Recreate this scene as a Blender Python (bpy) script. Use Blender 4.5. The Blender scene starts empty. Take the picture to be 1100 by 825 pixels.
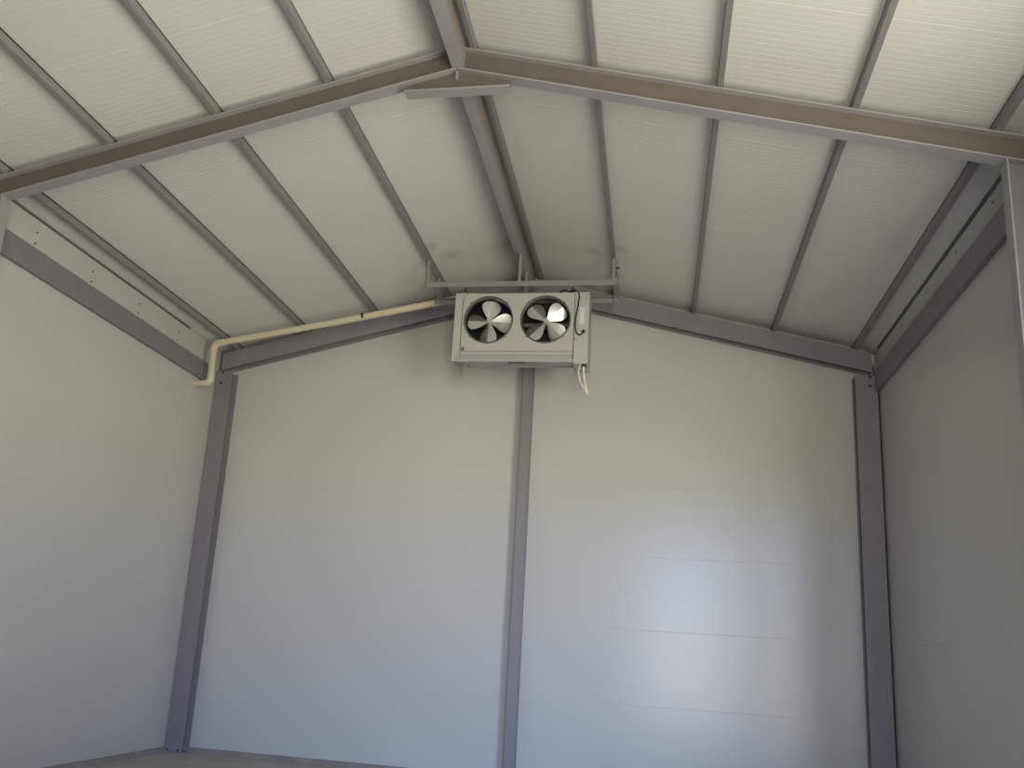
import bpy, bmesh, math, random
from mathutils import Vector, Matrix
random.seed(4)
sc = bpy.context.scene
COL = sc.collection

# ------------------------------------------------------------------ measurements (metres)
HW = 2.3                 # half width of the shed
D = 6.1875               # inner face of the back wall
YF = -1.2               # inner face of the front wall
ZE, SL, XR = 2.8451, 0.2484, 0.0199     # roof underside at the eaves, slope, ridge position
PD = 0.045               # underside of the purlins below the roof panels
YM, B2, H2 = 3.4636, 0.0644, 0.1118    # middle frame: near face, flange width, rafter height
YB = D - 0.105            # face of the back frame channels
H1 = 0.1316
RY0, RY1, RZ = 1.00, 2.90, 2.30            # wide opening in the right wall, outside the view
DX0, DX1, DZ = 0.80, 1.98, 2.55       # doorway in the right wall
ZR = ZE + SL * HW
def roof(x):
    return ZR - SL * abs(x - XR)

# ------------------------------------------------------------------ materials
def mat(name, col, rough=0.5, metal=0.0, var=0.0, vscale=6.0, bump=0.0, bscale=300.0, spec=0.5, col2=None):
    m = bpy.data.materials.new(name); m.use_nodes = True
    nt = m.node_tree; b = nt.nodes['Principled BSDF']
    b.inputs['Roughness'].default_value = rough
    b.inputs['Metallic'].default_value = metal
    b.inputs['Specular IOR Level'].default_value = spec
    tc = nt.nodes.new('ShaderNodeTexCoord')
    n = nt.nodes.new('ShaderNodeTexNoise'); n.inputs['Scale'].default_value = vscale; n.inputs['Detail'].default_value = 5
    nt.links.new(tc.outputs['Object'], n.inputs['Vector'])
    r = nt.nodes.new('ShaderNodeValToRGB')
    c = Vector(col); d = Vector(col2) if col2 else c * (1 - var)
    r.color_ramp.elements[0].position = 0.3; r.color_ramp.elements[1].position = 0.7
    r.color_ramp.elements[0].color = (*d, 1); r.color_ramp.elements[1].color = (*c, 1)
    nt.links.new(n.outputs['Fac'], r.inputs['Fac'])
    nt.links.new(r.outputs['Color'], b.inputs['Base Color'])
    if bump:
        n2 = nt.nodes.new('ShaderNodeTexNoise'); n2.inputs['Scale'].default_value = bscale; n2.inputs['Detail'].default_value = 3
        nt.links.new(tc.outputs['Object'], n2.inputs['Vector'])
        bp = nt.nodes.new('ShaderNodeBump'); bp.inputs['Strength'].default_value = bump; bp.inputs['Distance'].default_value = 0.004
        nt.links.new(n2.outputs['Fac'], bp.inputs['Height']); nt.links.new(bp.outputs['Normal'], b.inputs['Normal'])
    return m

M_PANEL = mat('white_coated_panel', (0.52, 0.52, 0.505), 0.22, var=0.03, vscale=1.5, bump=0.10, bscale=3.0, spec=0.34)
M_ROOF = mat('white_coated_roof_panel', (0.68, 0.675, 0.645), 0.42, var=0.03, vscale=1.5, bump=0.08, bscale=4.0)
def scorch(m, spots):
    # brown scorch marks left on the roof panels beside the welds
    nt = m.node_tree; b = nt.nodes['Principled BSDF']; src = b.inputs['Base Color'].links[0].from_socket
    tc = nt.nodes.new('ShaderNodeTexCoord'); nz = nt.nodes.new('ShaderNodeTexNoise'); nz.inputs['Scale'].default_value = 28
    nt.links.new(tc.outputs['Object'], nz.inputs['Vector'])
    for p, r, col in spots:
        d = nt.nodes.new('ShaderNodeVectorMath'); d.operation = 'DISTANCE'; d.inputs[1].default_value = p
        nt.links.new(tc.outputs['Object'], d.inputs[0])
        mr = nt.nodes.new('ShaderNodeMapRange'); mr.inputs['From Min'].default_value = r; mr.inputs['From Max'].default_value = 0.0; mr.inputs['To Max'].default_value = 0.62
        nt.links.new(d.outputs['Value'], mr.inputs['Value'])
        mu = nt.nodes.new('ShaderNodeMath'); mu.operation = 'MULTIPLY'
        nt.links.new(mr.outputs['Result'], mu.inputs[0]); nt.links.new(nz.outputs['Fac'], mu.inputs[1])
        mx = nt.nodes.new('ShaderNodeMix'); mx.data_type = 'RGBA'; mx.inputs[7].default_value = (*col, 1)
        nt.links.new(mu.outputs[0], mx.inputs['Factor']); nt.links.new(src, mx.inputs[6]); src = mx.outputs[2]
    nt.links.new(src, b.inputs['Base Color'])
scorch(M_ROOF, [((-0.53, 5.33, roof(-0.53)), 0.07, (0.20, 0.12, 0.05)), ((-0.44, 5.52, roof(-0.44)), 0.11, (0.28, 0.20, 0.08)),
                ((0.67, 5.38, roof(0.67)), 0.07, (0.20, 0.12, 0.06)), ((0.50, 5.50, roof(0.5)), 0.10, (0.30, 0.23, 0.12)),
                ((-0.10, 5.60, roof(-0.1)), 0.16, (0.30, 0.24, 0.12))])
M_STEEL = mat('grey_primed_steel', (0.33, 0.312, 0.332), 0.45, var=0.10, vscale=9, bump=0.10, bscale=120)
M_WEB = mat('dark_brownish_web', (0.15, 0.13, 0.115), 0.55, var=0.12, vscale=9, bump=0.10, bscale=120)  # rafter webs and gusset, darker and browner than the flanges
M_RWEB = mat('brown_tinged_primer', (0.30, 0.262, 0.245), 0.5, var=0.12, vscale=9, bump=0.10, bscale=120)
M_STEEL2 = mat('grey_primed_channel', (0.222, 0.210, 0.232), 0.48, var=0.10, vscale=9, bump=0.10, bscale=120)
M_PURLIN = mat('grey_primed_tube', (0.245, 0.23, 0.235), 0.5, var=0.10, vscale=12, bump=0.1, bscale=150)
M_BOLT = mat('dark_bolt', (0.06, 0.055, 0.055), 0.5, 0.4, var=0.2, vscale=40)
M_RIVET = mat('dull_rivet', (0.16, 0.15, 0.14), 0.45, 0.5, var=0.2, vscale=40)
M_CASE = mat('light_grey_casing', (0.43, 0.42, 0.395), 0.42, var=0.06, vscale=7, bump=0.05, bscale=90)
M_TRAY = mat('grey_tray_metal', (0.37, 0.37, 0.385), 0.4, 0.1, var=0.06, vscale=8)
M_COIL = mat('black_coil', (0.012, 0.012, 0.018), 0.6, var=0.3, vscale=60)
M_BLADE = mat('brushed_aluminium', (0.80, 0.79, 0.77), 0.36, 0.9, var=0.06, vscale=30, bump=0.08, bscale=200)
M_RING = mat('dark_fan_ring', (0.13, 0.125, 0.12), 0.4, 0.4, var=0.15, vscale=20)
M_BLACK = mat('black_rubber_and_gap', (0.015, 0.015, 0.016), 0.5, var=0.2, vscale=50)
M_CREAM = mat('cream_plastic', (0.62, 0.56, 0.40), 0.4, var=0.06, vscale=15)
M_WIRE = mat('cream_wire', (0.78, 0.72, 0.56), 0.45, var=0.06, vscale=40)
M_LABEL = mat('pale_sticker', (0.60, 0.60, 0.64), 0.5, var=0.05, vscale=60)
M_CONC = mat('concrete_floor', (0.47, 0.43, 0.385), 0.85, col2=(0.38, 0.345, 0.31), vscale=3.0, bump=0.3, bscale=45)
M_CURB = mat('grey_cement', (0.30, 0.275, 0.25), 0.85, col2=(0.22, 0.2, 0.185), vscale=8.0, bump=0.3, bscale=60)
M_JOINT = mat('dark_joint_strip', (0.13, 0.14, 0.15), 0.6, var=0.2, vscale=30)

# ------------------------------------------------------------------ mesh builder
class MB:
    def __init__(s): s.v = []; s.f = []; s.smooth = set()
    def add(s, vs, fs, smooth=False):
        o = len(s.v); s.v += [Vector(p) for p in vs]
        for f in fs:
            if smooth: s.smooth.add(len(s.f))
            s.f.append([i + o for i in f])
        return s
    def box(s, x0, x1, y0, y1, z0, z1):
        return s.add([(x, y, z) for x in (x0, x1) for y in (y0, y1) for z in (z0, z1)],
                     [(0,1,3,2),(4,6,7,5),(0,4,5,1),(2,3,7,6),(0,2,6,4),(1,5,7,3)])
    def rbox(s, x0, x1, y0, y1, o0, o1):       # sloping with the roof: o = drop below the panels (o0 upper, o1 lower)
        vs = [(x, y, roof(x) - o) for x in (x0, x1) for y in (y0, y1) for o in (o1, o0)]
        return s.add(vs, [(0,1,3,2),(4,6,7,5),(0,4,5,1),(2,3,7,6),(0,2,6,4),(1,5,7,3)])
    def prism(s, prof, a, b, axis, caps=True):  # closed profile extruded along an axis
        n = len(prof)
        def P(u, w, t):
            return {'x': (t, u, w), 'y': (u, t, w), 'z': (u, w, t)}[axis]
        vs = [P(u, w, a) for u, w in prof] + [P(u, w, b) for u, w in prof]
        fs = [(i, (i+1) % n, n + (i+1) % n, n + i) for i in range(n)]
        if caps: fs += [tuple(range(n-1, -1, -1)), tuple(range(n, 2*n))]
        return s.add(vs, fs)
    def cyl(s, p, q, r, n=16, r2=None, caps=True):
        p, q = Vector(p), Vector(q); d = (q - p).normalized()
        a = d.orthogonal().normalized(); b = d.cross(a); r2 = r if r2 is None else r2
        vs = [p + (a*math.cos(t)+b*math.sin(t))*r for t in [2*math.pi*i/n for i in range(n)]]
        vs += [q + (a*math.cos(t)+b*math.sin(t))*r2 for t in [2*math.pi*i/n for i in range(n)]]
        s.add(vs, [(i, (i+1) % n, n+(i+1) % n, n+i) for i in range(n)], True)
        if caps: s.add(vs, [tuple(range(n-1, -1, -1)), tuple(range(n, 2*n))])
        return s
    def tube(s, pts, r, n=10):
        pts = [Vector(p) for p in pts]; rings = []
        a = None
        for i, p in enumerate(pts):
            t = (pts[min(i+1, len(pts)-1)] - pts[max(i-1, 0)]).normalized()
            if a is None: a = t.orthogonal().normalized()
            a = (a - t * a.dot(t)).normalized(); b = t.cross(a)
            rings += [p + (a*math.cos(2*math.pi*k/n) + b*math.sin(2*math.pi*k/n))*r for k in range(n)]
        fs = [(i*n+k, i*n+(k+1) % n, (i+1)*n+(k+1) % n, (i+1)*n+k) for i in range(len(pts)-1) for k in range(n)]
        s.add(rings, fs, True)
        m = len(rings)
        s.add(rings, [tuple(range(n-1, -1, -1)), tuple(range(m-n, m))])
        return s
    def ring(s, c, r0, r1, y0, y1, n=40):      # ring about the y axis
        vs = []
        for r, y in ((r0, y0), (r1, y0), (r1, y1), (r0, y1)):
            vs += [(c[0]+r*math.cos(2*math.pi*k/n), y, c[1]+r*math.sin(2*math.pi*k/n)) for k in range(n)]
        fs = []
        for j in range(4):
            a, b = j*n, ((j+1) % 4)*n
            fs += [(a+k, a+(k+1) % n, b+(k+1) % n, b+k) for k in range(n)]
        return s.add(vs, fs, True)
    def build(s, name, m, parent=None, loc=(0,0,0), bevel=0.0):
        base = Vector(loc)
        if parent is not None: base = parent_base(parent)
        me = bpy.data.meshes.new(name)
        me.from_pydata([tuple(v - base) for v in s.v], [], s.f)
        for i in s.smooth: me.polygons[i].use_smooth = True
        me.materials.append(m); me.update()
        bm = bmesh.new(); bm.from_mesh(me)
        bmesh.ops.recalc_face_normals(bm, faces=bm.faces); bm.to_mesh(me); bm.free()
        o = bpy.data.objects.new(name, me); COL.objects.link(o)
        if parent is not None: o.parent = parent
        else: o.location = base
        if bevel:
            b = o.modifiers.new('edge', 'BEVEL'); b.width = bevel; b.segments = 2; b.limit_method = 'ANGLE'
        return o
def parent_base(p):
    b = Vector((0, 0, 0))
    while p is not None: b += p.location; p = p.parent
    return b
def tag(o, label=None, cat=None, group=None, kind=None):
    if label: o['label'] = label
    if cat: o['category'] = cat
    if group: o['group'] = group
    if kind: o['kind'] = kind
    return o
def thing(name, loc, label, cat, group=None):
    o = bpy.data.objects.new(name, None); o.empty_display_size = 0.1
    COL.objects.link(o); o.location = loc
    return tag(o, label, cat, group)
def struct(o, label, cat):
    return tag(o, label, cat, None, 'structure')

# ------------------------------------------------------------------ the shell
def grooved(a, b, pitch, w, d, big=0.0, bigstart=0.0, bw=0.006, bd=0.003):
    """positions and depths of a ribbed skin from a to b: small grooves every pitch, wider joints every big"""
    gs = []
    k = math.ceil((a - bigstart) / pitch) if pitch else 0
    t = bigstart + k * pitch
    per = round(big / pitch) if big else 0
    while t < b:
        if per and k % per == 0: gs.append((t, bw, bd))
        else: gs.append((t, w, d))
        t += pitch; k += 1
    pts = [(a, 0)]
    for t, ww, dd in gs:
        if t - ww <= pts[-1][0] or t + ww >= b: continue
        pts += [(t - ww, 0), (t, dd), (t + ww, 0)]
    pts.append((b, 0))
    return pts

T = 0.10
# floor
fl = MB().box(-HW - T, HW + T, YF - T, D + T, -0.12, 0).build('floor', M_CONC)
struct(fl, 'bare brownish grey concrete floor of the shed', 'floor')
# side walls
def side_profile(sgn, z0, z1, top=False):
    pts = [(sgn * (HW + d), z) for z, d in grooved(z0, z1 - (0.020 if top else 0), 0.463/14, 0.0016, 0.0003, 0.463, 0.04, 0.0016, 0.0010)]
    if top: pts += [(sgn * (HW + 0.03), z1 - 0.020), (sgn * (HW + 0.03), z1 + 0.01)]
    pts += [(sgn * (HW + T), pts[-1][1]), (sgn * (HW + T), z0)]
    return pts
wl = MB().prism(side_profile(-1, 0, ZE, True), YF - T, D + T, 'y').build('wall_left', M_PANEL)
struct(wl, 'left wall of off-white ribbed insulated panels', 'wall')
m = MB()
m.prism(side_profile(1, 0, ZE, True), RY1, D + T, 'y')
m.prism(side_profile(1, 0, ZE, True), YF - T, RY0, 'y')
m.prism(side_profile(1, RZ, ZE, True), RY0, RY1, 'y')
wr = m.build('wall_right', M_PANEL)
struct(wr, 'right wall of off-white ribbed insulated panels, in shade', 'wall')
# gable walls
def gable(y, sgn):
    m = MB()
    pr = grooved(0, ZR - 0.005, 0.463/14, 0.0016, 0.0001, 0.463, 0.055, 0.0014, 0.0006)
    vs = []
    for z, d in pr:
        if z <= ZE: xa, xb = -HW, HW
        else: xa, xb = XR - (ZR - z) / SL, XR + (ZR - z) / SL
        xa, xb = max(xa, -HW), min(xb, HW)
        vs += [(xa, y + sgn * d, z), (xb, y + sgn * d, z)]
    m.add(vs, [(2*i, 2*i+1, 2*i+3, 2*i+2) for i in range(len(pr)-1)])
    y2 = y + sgn * T
    m.add([(-HW-T, y2, 0), (HW+T, y2, 0), (HW+T, y2, ZE), (XR, y2, ZR), (-HW-T, y2, ZE)], [(0, 1, 2, 3, 4)])
    return m
wb = gable(D, 1).build('wall_back', M_PANEL)
struct(wb, 'back gable wall of off-white panels with fine horizontal ribs', 'wall')
m = MB()
for xa, xb, za, zb in ((-HW - T, DX0, 0, ZE), (DX1, HW + T, 0, ZE), (DX0, DX1, DZ, ZE)):
    m.box(xa, xb, YF - T, YF, za, zb)
m.prism([(-HW - T, ZE), (HW + T, ZE), (XR, ZR + 0.02)], YF - T, YF, 'y')
wf = m.build('wall_front', M_PANEL)
struct(wf, 'front gable wall behind the viewer', 'wall')
# roof: two slopes of ribbed panels
m = MB()
pr = grooved(YF - T, D + T, 0.033, 0.0030, 0.0008, 0.924, 0.20, 0.0040, 0.0014)
vs = []
for y, d in pr:
    for x in (-HW - 0.13, XR, HW + 0.13): vs.append((x, y, roof(x) + d))
m.add(vs, [(3*i+k, 3*i+k+1, 3*i+k+4, 3*i+k+3) for i in range(len(pr)-1) for k in (0, 1)])
for xa, xb in ((-HW - 0.13, XR), (XR, HW + 0.13)):
    m.add([(x, y, roof(x) + h) for x in (xa, xb) for y in (YF - T, D + T) for h in (0.012, 0.1)],
          [(0,1,3,2),(4,6,7,5),(0,4,5,1),(2,3,7,6),(0,2,6,4),(1,5,7,3)])
ce = m.build('ceiling', M_ROOF)
struct(ce, 'pitched ceiling of off-white ribbed roof panels', 'ceiling')
# cement kerbs where the walls meet the floor
m = MB().prism([(D, 0), (D, 0.030), (D - 0.012, 0.028), (D - 0.035, 0.0)], -HW, HW, 'x')
struct(m.build('baseboard_back', M_CURB), 'grey cement fillet along the foot of the back wall', 'skirting')
m = MB().prism([(-HW, 0), (-HW, 0.030), (-HW + 0.012, 0.028), (-HW + 0.035, 0.0)], YF, D, 'y')
struct(m.build('baseboard_left', M_CURB), 'grey cement fillet along the foot of the left wall', 'skirting')
m = MB().prism([(HW, 0), (HW, 0.030), (HW - 0.012, 0.028), (HW - 0.035, 0.0)], RY1, D, 'y')
struct(m.build('baseboard_right', M_CURB), 'grey cement fillet along the foot of the right wall', 'skirting')

# dark strips laid where the walls meet the roof panels
for k, (sgn, y0, y1) in enumerate(((-1, YM + 0.07, 5.62), (1, YM + 0.07, D - 0.12))):
    x0, x1 = sgn * (HW - 0.006), sgn * (HW + 0.006)
    o = MB().prism([(x0, roof(x0) - 0.004), (x0 , roof(x0) - 0.0115), (x1, roof(x1) - 0.0135), (x1, roof(x1) - 0.003)], y0, y1, 'y').build('trim_%d' % (k + 1), M_JOINT)
    struct(o, ('dark strip between left wall and roof panels', 'dark strip between right wall and roof panels')[k], 'sealing bead')
# rivets in the strips of wall above the eave beams
for sgn, wall, rows in ((-1, wl, (2.760, 2.697)), (1, wr, (2.781,))):
    for k in range(4):
        for z in rows:
            y = 3.945 + 0.513 * k
            MB().cyl((sgn * (HW + 0.001), y, z), (sgn * (HW - 0.003), y, z), 0.0075, 12, 0.005).build('rivet', M_RIVET, wall)

# ------------------------------------------------------------------ back frame (H sections, broad flange towards the room)
def h_post(xa, xb, ztop, label, bolts=()):
    t = thing('steel_post', ((xa + xb) / 2, (YB + D) / 2, 0), label, 'post', 'posts of the steel frame')
    xm = (xa + xb) / 2; f = 0.007; yr = D - 0.001
    MB().box(xa, xb, YB, YB + f, 0.008, ztop).build('front_flange', M_STEEL2, t, bevel=0.0015)
    MB().box(xm - 0.003, xm + 0.003, YB + f, yr - f, 0.008, ztop).build('web', M_STEEL2, t)
    MB().box(xa, xb, yr - f, yr, 0.008, ztop).build('rear_flange', M_STEEL2, t, bevel=0.0015)
    MB().box(xa, xb + 0.008, YB - 0.012, yr, 0, 0.008).build('base_plate', M_STEEL2, t, bevel=0.001)
    for bx, bz in bolts:
        MB().cyl((bx, YB + 0.001, bz), (bx, YB - 0.006, bz), 0.009, 6).build('bolt', M_BOLT, t)
    for bx in (xa + 0.025, xb - 0.025):
        MB().cyl((bx, YB - 0.006, 0.006), (bx, YB - 0.006, 0.022), 0.006, 8).build('anchor_bolt', M_BOLT, t)
    return t
h_post(-2.297, -2.166, 2.664, 'grey steel post in the back left corner beside the drain pipe', [(-2.241, 2.650), (-2.246, 2.574)])
h_post(-0.003, 0.064, roof(0.064) - PD - H1 - 0.004, 'slim grey steel post rising in the middle of the back wall under the cooler')
h_post(2.1539, 2.2894, 2.664, 'grey steel post in the shaded back right corner', [(2.247, 2.650), (2.244, 2.590)])

def h_rafter(xa, xb, label):
    t = thing('steel_rafter', ((xa + xb) / 2, (YB + D) / 2, roof((xa + xb) / 2) - PD - H1), label, 'rafter', 'rafters of the steel frame')
    f = 0.007; yr = D - 0.001; om = PD + H1 / 2
    MB().rbox(xa, xb, YB, YB + f, PD, PD + H1).build('front_flange', M_STEEL2, t, bevel=0.0015)
    MB().rbox(xa, xb, YB + f, yr - f, om - 0.003, om + 0.003).build('web', M_STEEL2, t)
    MB().rbox(xa, xb, yr - f, yr, PD, PD + H1).build('rear_flange', M_STEEL2, t)
    xe = xa if abs(xa) > abs(xb) else xb
    e = 0.005 if xe < 0 else -0.005
    MB().rbox(min(xe, xe - e), max(xe, xe - e), YB, yr, PD, PD + H1).build('end_plate', M_STEEL2, t)
    return t
h_rafter(-2.255, XR - 0.002, 'grey steel rafter along the back wall, rising from left corner to cooler')
h_rafter(XR + 0.002, 2.255, 'grey steel rafter along the back wall, falling from cooler to right corner')

# ------------------------------------------------------------------ eave beams
for sgn, lab in ((-1, 'long grey steel eave beam on the left wall below the riveted strip'),
                 (1, 'long grey steel eave beam on the shaded right wall below the riveted strip')):
    xf, xw = sgn * (HW - 0.028), sgn * (HW - 0.001)
    EB1, EB2 = (2.661, 2.530) if sgn < 0 else (2.686, 2.553)
    t = thing('eave_beam', (sgn * (HW - 0.03), (YM + YB) / 2, EB2), lab, 'beam', 'eave beams')
    w = 0.005 * sgn
    pr = [(xw, EB2), (xf, EB2), (xf, EB1), (xw, EB1), (xw, EB1 - 0.005), (xf + w, EB1 - 0.005), (xf + w, EB2 + 0.005), (xw, EB2 + 0.005)]
    yb = 5.97 if sgn < 0 else YB - 0.008
    MB().prism(pr, YM + 0.035, yb, 'y').build('channel', M_STEEL2, t, bevel=0.002)
    MB().box(min(xf, xw), max(xf, xw), yb, yb + 0.006, EB2, EB1 + (0.06 if sgn > 0 else 0.0)).build('end_plate', M_STEEL2, t)

# ------------------------------------------------------------------ middle frame (I sections)
yc = YM + B2 / 2
def i_rafter(xa, xb, label):
    t = thing('steel_rafter', ((xa + xb) / 2, yc, roof((xa + xb) / 2) - PD - H2), label, 'rafter', 'rafters of the steel frame')
    MB().rbox(xa, xb, YM, YM + B2, PD, PD + 0.007).build('top_flange', M_STEEL, t, bevel=0.0012)
    MB().rbox(xa, xb, yc - 0.0025, yc + 0.0025, PD + 0.007, PD + H2 - 0.007).build('web', M_WEB, t)
    MB().rbox(xa, xb, YM, YM + B2, PD + H2 - 0.007, PD + H2).build('bottom_flange', M_STEEL, t, bevel=0.0012)
    return t
i_rafter(-HW + 0.01, XR - 0.002, 'grey steel rafter of the middle frame, climbing from upper left to the ridge')
i_rafter(XR + 0.002, HW - 0.01, 'grey steel rafter of the middle frame, descending from the ridge to upper right')
def i_post(sgn, xin, h, label):
    t = thing('steel_post', (sgn * (xin + h / 2), yc, 0), label, 'post', 'posts of the steel frame')
    f = 0.007
    xs = lambda a, b: (min(sgn * a, sgn * b), max(sgn * a, sgn * b))
    zt = lambda x: roof(sgn * x) - PD - H2
    def leg(name, a, b, y0, y1, m=M_STEEL):
        x0, x1 = xs(a, b)
        v = [(x, y, z) for x in (x0, x1) for y in (y0, y1) for z in (0.006, zt(abs(x)) - 0.001)]
        return MB().add(v, [(0,1,3,2),(4,6,7,5),(0,4,5,1),(2,3,7,6),(0,2,6,4),(1,5,7,3)]).build(name, m, t, bevel=0.0005)
    leg('inner_flange', xin, xin + f, YM, YM + B2)
    leg('web', xin + f, xin + h - f, yc - 0.0025, yc + 0.0025, M_STEEL2)  # web in a darker steel colour, standing in for shade in the recess
    leg('outer_flange', xin + h - f, xin + h, YM, YM + B2)
    x0, x1 = xs(xin - 0.01, xin + h)
    MB().box(x0, x1, YM - 0.01, YM + B2 + 0.01, 0, 0.008).build('base_plate', M_STEEL, t)
    return t
i_post(-1, 2.138, 0.11, 'grey steel post at the left edge of the view, under the near rafter')
i_post(1, 2.188, 0.11, 'grey steel post at the right edge of the view, under the near rafter')
# apex gusset under the middle rafters
gx0, gx1, gz = -0.212, 0.263, 3.163
t = thing('apex_gusset', (XR, yc, gz), 'flat triangular steel gusset under the ridge joint of the near rafters', 'gusset')
w = 0.0025
b0, b1, ba = [roof(q) - PD - H2 - 0.003 for q in (gx0, gx1, XR)]
pr = [(gx0, gz), (gx1, gz), (gx1, b1), (XR, ba), (gx0, b0)]
m = MB(); n = len(pr)
m.add([(x, yc - w, z) for x, z in pr] + [(x, yc + w, z) for x, z in pr],
      [(i, (i+1) % n, n+(i+1) % n, n+i) for i in range(n)] + [tuple(range(n)), tuple(range(n, 2*n))])
m.build('gusset_plate', M_WEB, t)
MB().box(gx0, gx1, YM, YM + B2, gz - 0.007, gz).build('bottom_flange', M_STEEL, t, bevel=0.0012)
MB().box(XR - 0.004, XR + 0.004, YM + 0.012, yc - w, gz + 0.050, ba - 0.002).build('stiffener', M_STEEL, t)

# ------------------------------------------------------------------ ridge beams (channel, web on the right)
def ridge(ya, yb, label):
    xa, xb, o0, o1 = -0.004, 0.050, 0.028, 0.150
    zt, zb = ZR - o0, ZR - o1
    t = thing('ridge_beam', ((xa + xb) / 2, (ya + yb) / 2, zb), label, 'beam', 'ridge beams')
    MB().box(xa, xb, ya, yb, zb, zb + 0.006).build('bottom_flange', M_STEEL, t, bevel=0.0012)
    MB().box(xb - 0.006, xb, ya, yb, zb + 0.006, zt - 0.006).build('web', M_RWEB, t)
    MB().box(xa, xb, ya, yb, zt - 0.006, zt).build('top_flange', M_STEEL, t)
    return t
ridge(YF, YM + 0.026, 'grey steel ridge beam on the near side of the middle rafters, running out of the top of the view')
ridge(YM + B2, YB - 0.001, 'grey steel ridge beam running from the middle rafters back to the cooler')

# ------------------------------------------------------------------ purlins
PUR = [(-0.5741, 'slim grey purlin ending above the left end of the cooler frame'),
       (-1.1044, 'slim grey purlin second from the ridge on the left roof slope'),
       (-1.6284, 'slim grey purlin third from the ridge on the left roof slope'),
       (-2.1560, 'slim grey purlin lowest on the left roof slope beside the left wall'),
       (0.0870, 'slim grey purlin right beside the ridge beam'),
       (0.6245, 'slim grey purlin ending above the right end of the cooler frame'),
       (1.1417, 'slim grey purlin on the right slope, next outward from the one over the cooler frame'),
       (1.6608, 'slim grey purlin on the right slope, next to the lowest one'),
       (2.1701, 'slim grey purlin lowest on the right roof slope beside the shaded wall')]
PW = 0.024
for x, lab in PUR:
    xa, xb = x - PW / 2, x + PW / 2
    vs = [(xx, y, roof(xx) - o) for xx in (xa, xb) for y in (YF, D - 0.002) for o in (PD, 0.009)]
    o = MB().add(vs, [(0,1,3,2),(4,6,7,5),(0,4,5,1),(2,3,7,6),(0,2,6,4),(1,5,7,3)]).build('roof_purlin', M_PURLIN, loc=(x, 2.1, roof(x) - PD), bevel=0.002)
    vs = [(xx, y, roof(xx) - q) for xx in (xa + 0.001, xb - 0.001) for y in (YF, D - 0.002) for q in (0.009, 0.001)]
    MB().add(vs, [(0,1,3,2),(4,6,7,5),(0,4,5,1),(2,3,7,6),(0,2,6,4),(1,5,7,3)]).build('gap_shade_strip', M_BLACK, o)  # added black strip stands in for the dark gap shadow above the purlin
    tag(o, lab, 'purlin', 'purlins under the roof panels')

# ------------------------------------------------------------------ hanging frame of the cooler
FZ0, FZ1 = 3.038, 3.074
t = thing('hanging_frame', (0.045, 5.58, FZ0), 'welded grey steel bar frame that holds the cooler under the roof', 'frame')
fx0, fx1, fy0, fy1 = -0.557, 0.654, 5.428, 5.735
def angle_bar(name, xa, xb, y, s):
    pr = [(y, FZ1), (y + s*0.036, FZ1), (y + s*0.036, FZ1 - 0.004), (y + s*0.004, FZ1 - 0.004), (y + s*0.004, FZ0), (y, FZ0)]
    return MB().prism(pr, xa, xb, 'x').build(name, M_PURLIN, t, bevel=0.001)
angle_bar('front_bar', fx0, fx1, fy0, 1)
angle_bar('rear_bar', fx0, fx1, fy1, -1)
for x, s in ((fx0, 1), (fx1, -1)):
    MB().box(min(x, x+s*0.028), max(x, x+s*0.028), fy0 + 0.004, fy1 - 0.004, FZ1, FZ1 + 0.004).build('side_bar', M_PURLIN, t)
for x in (-0.566, 0.037, 0.628):
    top = ZR - 0.150 if abs(x) < 0.1 else roof(x) - PD
    for y in (fy0 + 0.002, fy1 - 0.014):
        m = MB().box(x - 0.012, x + 0.012, y, y + 0.003, FZ0 + 0.004, top - 0.002)
        m.box(x - 0.012, x - 0.009, y, y + 0.020, FZ0 + 0.004, top - 0.002)
        m.build('hanger_strap', M_PURLIN, t)
for x, z in ((0.650, 3.155),):
    MB().cyl((x - 0.012, fy0 + 0.012, z), (x + 0.016, fy0 + 0.012, z), 0.006, 8).build('bolt', M_BOLT, t)

# ------------------------------------------------------------------ the cooler
CX0, CX1, CY0, CY1, CZ0, CZ1 = -0.364, 0.487, 5.42, 5.75, 2.527, 2.988
PX0, PX1, PZ0 = -0.314, 0.395, 2.577
cool = thing('unit_cooler', ((CX0 + CX1) / 2, (CY0 + CY1) / 2, CZ0), 'grey twin-fan evaporator cooler hanging from the bar frame under the ridge', 'cooler')
FZ, FR, FXS = 2.809, 0.152, (-0.144, 0.218)
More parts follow.
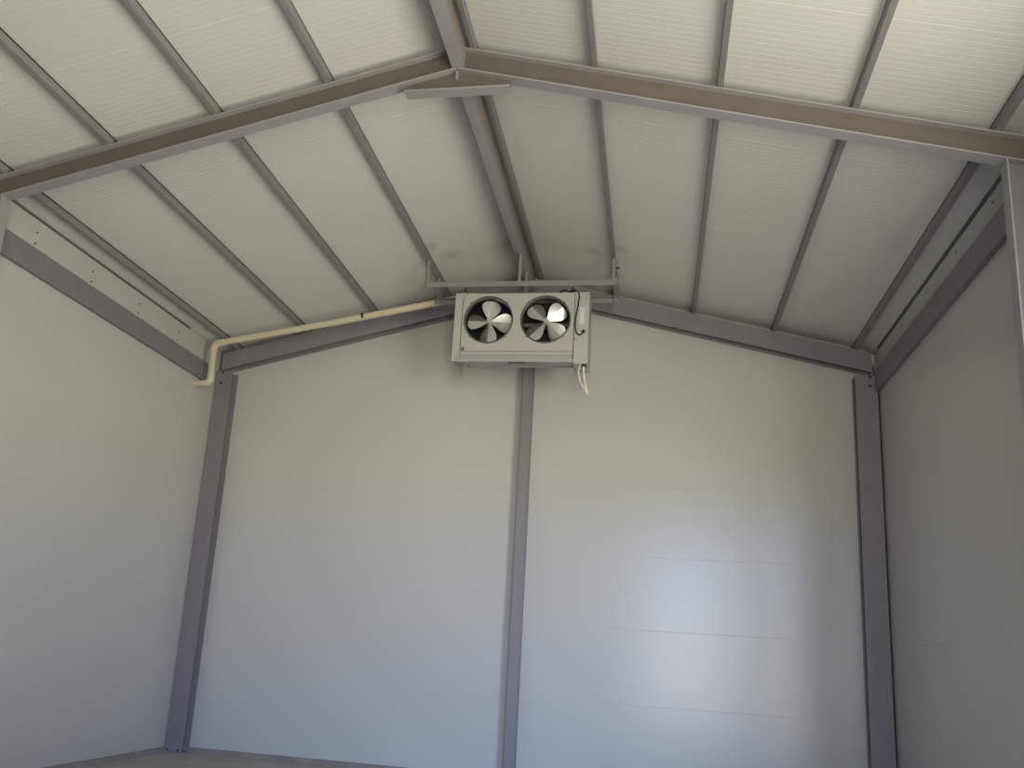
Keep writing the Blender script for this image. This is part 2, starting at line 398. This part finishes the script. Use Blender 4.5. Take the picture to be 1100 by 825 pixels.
# front panel with two round openings
def pierced(x0, x1, z0, z1, holes, y0, y1, n=48):
    m = MB(); h = 0.172
    def rect(a, b, c, d):
        m.add([(a, y0, c), (b, y0, c), (b, y0, d), (a, y0, d)], [(0, 1, 2, 3)])
    rect(x0, x1, z0, FZ - h); rect(x0, x1, FZ + h, z1)
    xs = [x0]
    for c in holes: xs += [c - h, c + h]
    xs.append(x1)
    for i in range(0, len(xs), 2): rect(xs[i], xs[i+1], FZ - h, FZ + h)
    for c in holes:
        vi, vo, vb = [], [], []
        for k in range(n):
            a = 2 * math.pi * (k + 0.5) / n; ca, sa = math.cos(a), math.sin(a); q = h / max(abs(ca), abs(sa))
            vi.append((c + FR*ca, y0, FZ + FR*sa)); vo.append((c + q*ca, y0, FZ + q*sa)); vb.append((c + FR*ca, y1, FZ + FR*sa))
        m.add(vi + vo + vb, [(k, (k+1) % n, n+(k+1) % n, n+k) for k in range(n)] + [(k, (k+1) % n, 2*n+(k+1) % n, 2*n+k) for k in range(n)])
        for sx in (-1, 1):
            for sz in (-1, 1):    # corner fillets of the square cell
                a1 = 2*math.pi*(0.5)/n
                e = math.pi/4
                q1 = h * math.tan(e - math.pi/n)
                m.add([(c+sx*h, y0, FZ+sz*h), (c+sx*h, y0, FZ+sz*q1), (c+sx*q1, y0, FZ+sz*h)], [(0, 1, 2)])
    m.add([(x0, y0, z0), (x1, y0, z0), (x1, y0+0.02, z0), (x0, y0+0.02, z0)], [(0, 1, 2, 3)])
    return m
pierced(PX0, PX1, PZ0, CZ1 - 0.002, FXS, CY0, CY0 + 0.012).build('front_panel', M_CASE, cool)
# shell: top, back, partition
m = MB().box(PX0, PX1, CY0 + 0.001, CY1, CZ1 - 0.004, CZ1 - 0.002)
m.box(PX0, PX1, CY1 - 0.004, CY1, PZ0 + 0.02, CZ1 - 0.004)
m.build('casing', M_CASE, cool)
# black finned coil behind the fans
m = MB()
m.box(PX0 + 0.006, PX1 - 0.006, CY0 + 0.16, CY0 + 0.29, PZ0 + 0.03, CZ1 - 0.01)
k = PX0 + 0.02
while k < PX1 - 0.02:
    m.box(k, k + 0.001, CY0 + 0.148, CY0 + 0.16, PZ0 + 0.03, CZ1 - 0.012); k += 0.012
m.build('coil', M_COIL, cool)
m = MB().box(PX0 + 0.001, PX1 - 0.001, CY0 + 0.012, CY0 + 0.16, PZ0 + 0.004, PZ0 + 0.008)
m.box(PX0 + 0.001, PX0 + 0.004, CY0 + 0.012, CY0 + 0.30, PZ0 + 0.008, CZ1 - 0.006)
m.box(PX1 - 0.004, PX1 - 0.001, CY0 + 0.012, CY0 + 0.30, PZ0 + 0.008, CZ1 - 0.006)
m.build('inner_liner', M_COIL, cool)
# end plates: side profile plus front flange; lower edges run on below the sloping tray
def end_plate(xa, xb, xs):
    m = MB().box(xa, xb, CY0 - 0.003, CY0, PZ0 - 0.045, CZ1)
    pr = [(CY0, CZ1), (CY0, CZ0 + 0.004), (CY0 + 0.03, CZ0), (CY1, CZ0 - 0.002), (CY1, CZ1)]
    m.prism(pr, xs, xs + 0.003, 'x')
    return m.build('end_plate', M_CASE, cool)
end_plate(CX0, PX0 - 0.003, CX0)
m = MB().box(PX1 + 0.003, CX1, CY0 - 0.003, CY0 + 0.2, PZ0 - 0.055, CZ1)
tb = m.build('terminal_box', M_CASE, cool, bevel=0.003)
pr = [(CY0, CZ0 + 0.06), (CY0, CZ0 + 0.004), (CY0 + 0.03, CZ0), (CY1, CZ0 - 0.002), (CY1, CZ1), (CY0 + 0.2, CZ1)]
MB().prism(pr, PX1 - 0.001, PX1 + 0.002, 'x').build('end_plate', M_CASE, cool)
for x, z in ((CX1 - 0.012, CZ1 - 0.018), (CX1 - 0.018, CZ1 - 0.045), (PX1 + 0.012, PZ0 + 0.10)):
    MB().cyl((x, CY0 - 0.003, z), (x, CY0 - 0.006, z), 0.004, 8).build('screw', M_BOLT, tb)
MB().box(PX1 + 0.034, PX1 + 0.066, CY0 - 0.0045, CY0 - 0.003, 2.775, 2.885).build('sticker', M_LABEL, tb)
# cover seam strips
m = MB().box(PX0 - 0.001, PX1 + 0.001, CY0 - 0.010, CY0 - 0.001, PZ0 + 0.018, PZ0 + 0.024)
m.build('panel_lip', M_TRAY, cool, bevel=0.001)
# sloping drip tray
ty0, ty1 = CY0 - 0.006, CY1 - 0.005
def tray_z(y, o=0): return PZ0 - 0.048 + (y - ty0) / (ty1 - ty0) * 0.075 + o
m = MB()
xa, xb = CX0 + 0.022, PX1 - 0.002
m.add([(x, y, z) for x in (xa, xb) for y, z in ((ty0, tray_z(ty0)), (ty1, tray_z(ty1)), (ty1, tray_z(ty1, 0.003)), (ty0 + 0.003, tray_z(ty0, 0.003)), (ty0 + 0.003, PZ0 - 0.004), (ty0, PZ0 - 0.004))],
      [(0, 6, 7, 1), (1, 7, 8, 2), (2, 8, 9, 3), (3, 9, 10, 4), (4, 10, 11, 5), (5, 11, 6, 0), (0, 1, 2, 3, 4, 5), (6, 7, 8, 9, 10, 11)])
m.box(xa, xb, ty0 - 0.004, ty0, PZ0 - 0.022, PZ0 - 0.018)
tray = m.build('drip_tray', M_TRAY, cool, bevel=0.0008)
MB().box(-0.005, 0.105, ty0 + 0.001, ty0 + 0.012, tray_z(ty0) - 0.006, tray_z(ty0) + 0.001).build('drain_slot', M_BOLT, tray)
# left front catches and hanger tabs
for x in (PX0 + 0.004, PX1 + 0.012):
    MB().box(x - 0.010, x + 0.012, CY0 - 0.007, CY0 - 0.003, CZ1 - 0.055, CZ1 + 0.002).build('hanger_clip', M_TRAY, cool, bevel=0.001)
for x in (PX0 + 0.004, PX1 - 0.02):
    for y in (CY0 + 0.028, CY1 - 0.04):
        MB().cyl((x, y, CZ1 - 0.003), (x, y, FZ0 - 0.0015), 0.006, 8).build('hanger_bolt', M_BOLT, cool)
MB().box(PX0 - 0.0025, PX0 + 0.0005, CY0 - 0.002, CY0 + 0.002, PZ0, CZ1 - 0.06).build('seam', M_BOLT, cool)
MB().box(PX1 - 0.0005, PX1 + 0.0035, CY0 - 0.002, CY0 + 0.002, PZ0 - 0.03, CZ1 - 0.21).build('seam', M_BOLT, cool)
MB().box(PX0 + 0.008, PX0 + 0.026, CY0 - 0.004, CY0, PZ0 + 0.026, PZ0 + 0.050).build('corner_tab', M_RING, cool)
# fans
def blade_mb(c, ang):
    m = MB(); nr, ns = 14, 12; r0, r1 = 0.018, 0.140
    vs = []
    for i in range(nr + 1):
        tt = i / nr; r = r0 + (r1 - r0) * tt
        w = 0.014 + 0.043 * math.sin(min(1, tt / 0.72) * math.pi / 2) ** 1.2
        if tt > 0.72: w *= math.sqrt(max(0.0, 1 - 0.72 * ((tt - 0.72) / 0.28) ** 2.2))
        for j in range(ns + 1):
            s = -1 + 2 * j / ns; u = s * w
            rr = r - 0.10 * abs(u) ** 1.5 * tt
            y = CY0 + 0.040 + u * math.tan(math.radians(-27 + 9 * tt)) + 0.35 * abs(u) * (0.5 + 0.3 * tt)
            ca, sa = math.cos(ang), math.sin(ang)
            vs.append((c + rr*ca - u*sa, y, FZ + rr*sa + u*ca))
    fs = [(i*(ns+1)+j, i*(ns+1)+j+1, (i+1)*(ns+1)+j+1, (i+1)*(ns+1)+j) for i in range(nr) for j in range(ns)]
    return m.add(vs, fs)
for c, off in zip(FXS, (-3, 44)):
    m = MB().cyl((c, CY0 + 0.020, FZ), (c, CY0 + 0.050, FZ), 0.017, 20, 0.021)
    m.cyl((c, CY0 + 0.012, FZ), (c, CY0 + 0.020, FZ), 0.008, 12, 0.010)
    fan = m.build('fan', M_CASE, cool)
    for k in range(4):
        b = blade_mb(c, math.radians(off + 90 * k)).build('blade', M_BLADE, fan)
        so = b.modifiers.new('thickness', 'SOLIDIFY'); so.thickness = 0.0015
        be = b.modifiers.new('rim', 'BEVEL'); be.width = 0.0004
    MB().cyl((c, CY0 + 0.075, FZ), (c, CY0 + 0.148, FZ), 0.042, 24).build('motor', M_BLACK, fan)
    for a in (0.0, math.pi):
        m = MB().box(c + math.cos(a) * 0.095 - 0.055, c + math.cos(a) * 0.095 + 0.055, CY0 + 0.105, CY0 + 0.112, FZ - 0.012, FZ + 0.012)
        m.build('motor_bracket', M_RING, fan)
    MB().ring((c, FZ), FR - 0.003, FR + 0.006, CY0 - 0.006, CY0 + 0.050).build('shroud_ring', M_RING, fan)
    for k in range(4):
        a = math.radians(45 + 90 * k)
        MB().box(c + 0.160*math.cos(a) - 0.006, c + 0.160*math.cos(a) + 0.006, CY0 - 0.005, CY0, FZ + 0.160*math.sin(a) - 0.004, FZ + 0.160*math.sin(a) + 0.004).build('ring_clip', M_RING, fan)
# black cable over the terminal box
def smooth(pts, n=8):
    pts = [Vector(p) for p in pts]; out = []
    for i in range(len(pts) - 1):
        p0, p1, p2, p3 = pts[max(i-1, 0)], pts[i], pts[i+1], pts[min(i+2, len(pts)-1)]
        for k in range(n):
            t = k / n
            out.append(0.5 * (2*p1 + (p2-p0)*t + (2*p0-5*p1+4*p2-p3)*t*t + (3*p1-p0-3*p2+p3)*t**3))
    return out + [pts[-1]]
yk = CY0 - 0.010
MB().tube(smooth([(0.372, CY0 + 0.03, CZ1 + 0.012), (0.400, CY0 + 0.005, CZ1 + 0.012), (0.424, yk, CZ1 - 0.02), (0.420, yk, 2.91), (0.407, yk, 2.82), (0.406, yk, 2.755), (0.416, yk, 2.715), (0.436, yk, 2.703), (0.452, yk, 2.718), (0.456, CY0, 2.728)]), 0.0042).build('power_cable', M_BLACK, cool)
MB().cyl((0.456, CY0 - 0.012, 2.727), (0.456, CY0 - 0.003, 2.727), 0.011, 16).build('cable_gland', M_BLACK, cool)
MB().tube(smooth([(0.30, CY0 + 0.01, CZ1 + 0.006), (0.33, CY0 - 0.004, CZ1 + 0.014), (0.36, CY0, CZ1 + 0.004), (0.385, CY0 - 0.004, CZ1 + 0.014), (0.405, CY0 + 0.02, CZ1 + 0.012)]), 0.006).build('cable_loop', M_BLACK, cool)
MB().cyl((0.462, CY0 + 0.03, PZ0 - 0.066), (0.462, CY0 + 0.03, PZ0 - 0.040), 0.016, 16).build('cable_gland', M_BLACK, cool)
MB().tube(smooth([(0.462, CY0 + 0.03, PZ0 - 0.045), (0.462, CY0 + 0.028, PZ0 - 0.10), (0.474, CY0 + 0.026, PZ0 - 0.17), (0.492, CY0 + 0.022, PZ0 - 0.245)]), 0.0065).build('lead_wire', M_WIRE, cool)
MB().tube(smooth([(0.456, CY0 + 0.03, PZ0 - 0.050), (0.440, CY0 + 0.028, PZ0 - 0.062), (0.432, CY0 + 0.026, PZ0 - 0.10), (0.446, CY0 + 0.026, PZ0 - 0.165), (0.486, CY0 + 0.022, PZ0 - 0.235)]), 0.0042).build('lead_wire', M_WIRE, cool)

# ------------------------------------------------------------------ drain pipe
YP = 5.80
pipe = thing('drain_pipe', (-1.4, YP, 2.85), 'cream plastic pipe sloping from the cooler along the back rafter to the left wall', 'pipe')
def fillet(pts, r, n=6):
    pts = [Vector(p) for p in pts]; out = [pts[0]]
    for i in range(1, len(pts) - 1):
        a = (pts[i-1] - pts[i]).normalized(); b = (pts[i+1] - pts[i]).normalized()
        p0, p2 = pts[i] + a*r, pts[i] + b*r
        for k in range(n + 1):
            t = k / n
            out.append(p0*(1-t)**2 + pts[i]*2*t*(1-t) + p2*t*t)
    return out + [pts[-1]]
PA, PB = Vector((-0.42, YP, 3.108)), Vector((-2.196, YP, 2.778))
PC, PE = Vector((-2.185, YP, 2.487)), Vector((-HW - 0.02, YP, 2.483))
R = 0.0235
d = (PB - PA).normalized()
MB().tube([PA, PA + (PB - PA) * 0.5 + Vector((0, 0, -0.006)), PB - d * 0.05], R, 16).build('long_run', M_CREAM, pipe)
MB().tube(fillet([PB - d * 0.075, PB, PB + (PC - PB).normalized() * 0.07], 0.045), R + 0.0035, 16).build('elbow', M_CREAM, pipe)
MB().tube([PB + (PC - PB).normalized() * 0.06, PC + (PB - PC).normalized() * 0.05], R, 16).build('drop', M_CREAM, pipe)
MB().tube(fillet([PC + (PB - PC).normalized() * 0.065, PC, PC + (PE - PC).normalized() * 0.05], 0.042), R + 0.003, 16).build('elbow', M_CREAM, pipe)
MB().tube([PC + (PE - PC).normalized() * 0.045, PE], R, 16).build('wall_stub', M_CREAM, pipe)
MB().tube(fillet([PA - d * 0.0, PA - d * 0.12, PA - d * 0.12 + Vector((0, 0, -0.16))], 0.05), R, 16).build('inlet_bend', M_CREAM, pipe)
for x in (-2.150, -1.106):
    p = PA + (PB - PA) * ((x - PA.x) / (PB.x - PA.x))
    MB().cyl(p - d * 0.008, p + d * 0.008, R + 0.003, 16).build('pipe_strap', M_TRAY if x < -2 else M_BOLT, pipe)

# ------------------------------------------------------------------ daylight: open sky and sunlit ground outside the two doorways
w = bpy.data.worlds.new('outdoors'); sc.world = w; w.use_nodes = True
nt = w.node_tree; bg = nt.nodes['Background']
tc = nt.nodes.new('ShaderNodeTexCoord'); sep = nt.nodes.new('ShaderNodeSeparateXYZ')
nt.links.new(tc.outputs['Generated'], sep.inputs[0])
def mth(op, a, b):
    n = nt.nodes.new('ShaderNodeMath'); n.operation = op
    for k, q in enumerate((a, b)):
        if isinstance(q, (int, float)): n.inputs[k].default_value = q
        else: nt.links.new(q, n.inputs[k])
    return n.outputs[0]
def scaled(col, f):
    n = nt.nodes.new('ShaderNodeVectorMath'); n.operation = 'SCALE'; n.inputs[0].default_value = col
    nt.links.new(f, n.inputs['Scale']); return n.outputs['Vector']
# both sky and ground are brightest towards the morning sun, in front of the building
LAZ = math.radians(17)
dt = nt.nodes.new('ShaderNodeVectorMath'); dt.operation = 'DOT_PRODUCT'
dt.inputs[1].default_value = (math.sin(LAZ), -math.cos(LAZ), 0)
nt.links.new(tc.outputs['Generated'], dt.inputs[0])
lobe = mth('POWER', mth('MAXIMUM', dt.outputs['Value'], 0.0), 10.0)
STR = 14.0
sky = scaled((0.40, 0.60, 1.05), mth('MULTIPLY', mth('ADD', mth('MULTIPLY', lobe, 0.98), 0.05), STR))
gnd = scaled((1.00, 0.94, 0.77), mth('MULTIPLY', mth('ADD', mth('MULTIPLY', lobe, 0.40), 0.31), STR))
mr = nt.nodes.new('ShaderNodeMapRange'); mr.interpolation_type = 'SMOOTHSTEP'
mr.inputs['From Min'].default_value = 0.01; mr.inputs['From Max'].default_value = 0.09
nt.links.new(sep.outputs['Z'], mr.inputs['Value'])
mx = nt.nodes.new('ShaderNodeMix'); mx.data_type = 'VECTOR'
nt.links.new(mr.outputs['Result'], mx.inputs['Factor'])
nt.links.new(gnd, mx.inputs[4]); nt.links.new(sky, mx.inputs[5])
nt.links.new(mx.outputs[1], bg.inputs['Color'])
for nm, sx, sy_, loc, rot in (('front_doorway_portal', DX1 - DX0, DZ, ((DX0 + DX1) / 2, YF - T * 0.5, DZ / 2), (math.radians(90), 0, 0)),
                              ('side_doorway_portal', RZ, RY1 - RY0, (HW + T * 0.5, (RY0 + RY1) / 2, RZ / 2), (0, math.radians(90), 0))):
    la = bpy.data.lights.new(nm, 'AREA'); la.shape = 'RECTANGLE'
    la.size = sx; la.size_y = sy_; la.cycles.is_portal = True
    lo = bpy.data.objects.new(nm, la); COL.objects.link(lo)
    lo.location = loc; lo.rotation_euler = rot

# ------------------------------------------------------------------ camera
F, YAW, PIT, ROL, CXM, CZM, PPX, PPY = 995.1347, -0.2084, 0.2558, 0.0672, 0.9008, 0.7905, 501.5124, 436.7697
cy, sy, cp, sp = math.cos(YAW), math.sin(YAW), math.cos(PIT), math.sin(PIT)
fw = Vector((sy*cp, cy*cp, sp)); rt = Vector((cy, -sy, 0)); up = rt.cross(fw)
c, s = math.cos(ROL), math.sin(ROL)
r_, u_ = c*rt + s*up, -s*rt + c*up
cam = bpy.data.cameras.new('camera'); co = bpy.data.objects.new('camera', cam); COL.objects.link(co)
co.matrix_world = Matrix(((r_.x, u_.x, -fw.x, CXM), (r_.y, u_.y, -fw.y, 0), (r_.z, u_.z, -fw.z, CZM), (0, 0, 0, 1)))
cam.sensor_width = 36; cam.lens = F / 1100 * 36
cam.shift_x = (550 - PPX) / 1100; cam.shift_y = (PPY - 412.5) / 1100
cam.clip_start = 0.05
sc.camera = co

sc.view_settings.view_transform = 'Standard'; sc.view_settings.look = 'None'
sc.view_settings.gamma = 1; sc.view_settings.use_curve_mapping = False
sc.view_settings.exposure = 0.9
sc.cycles.max_bounces = 16; sc.cycles.diffuse_bounces = 10
sc.cycles.use_denoising = True
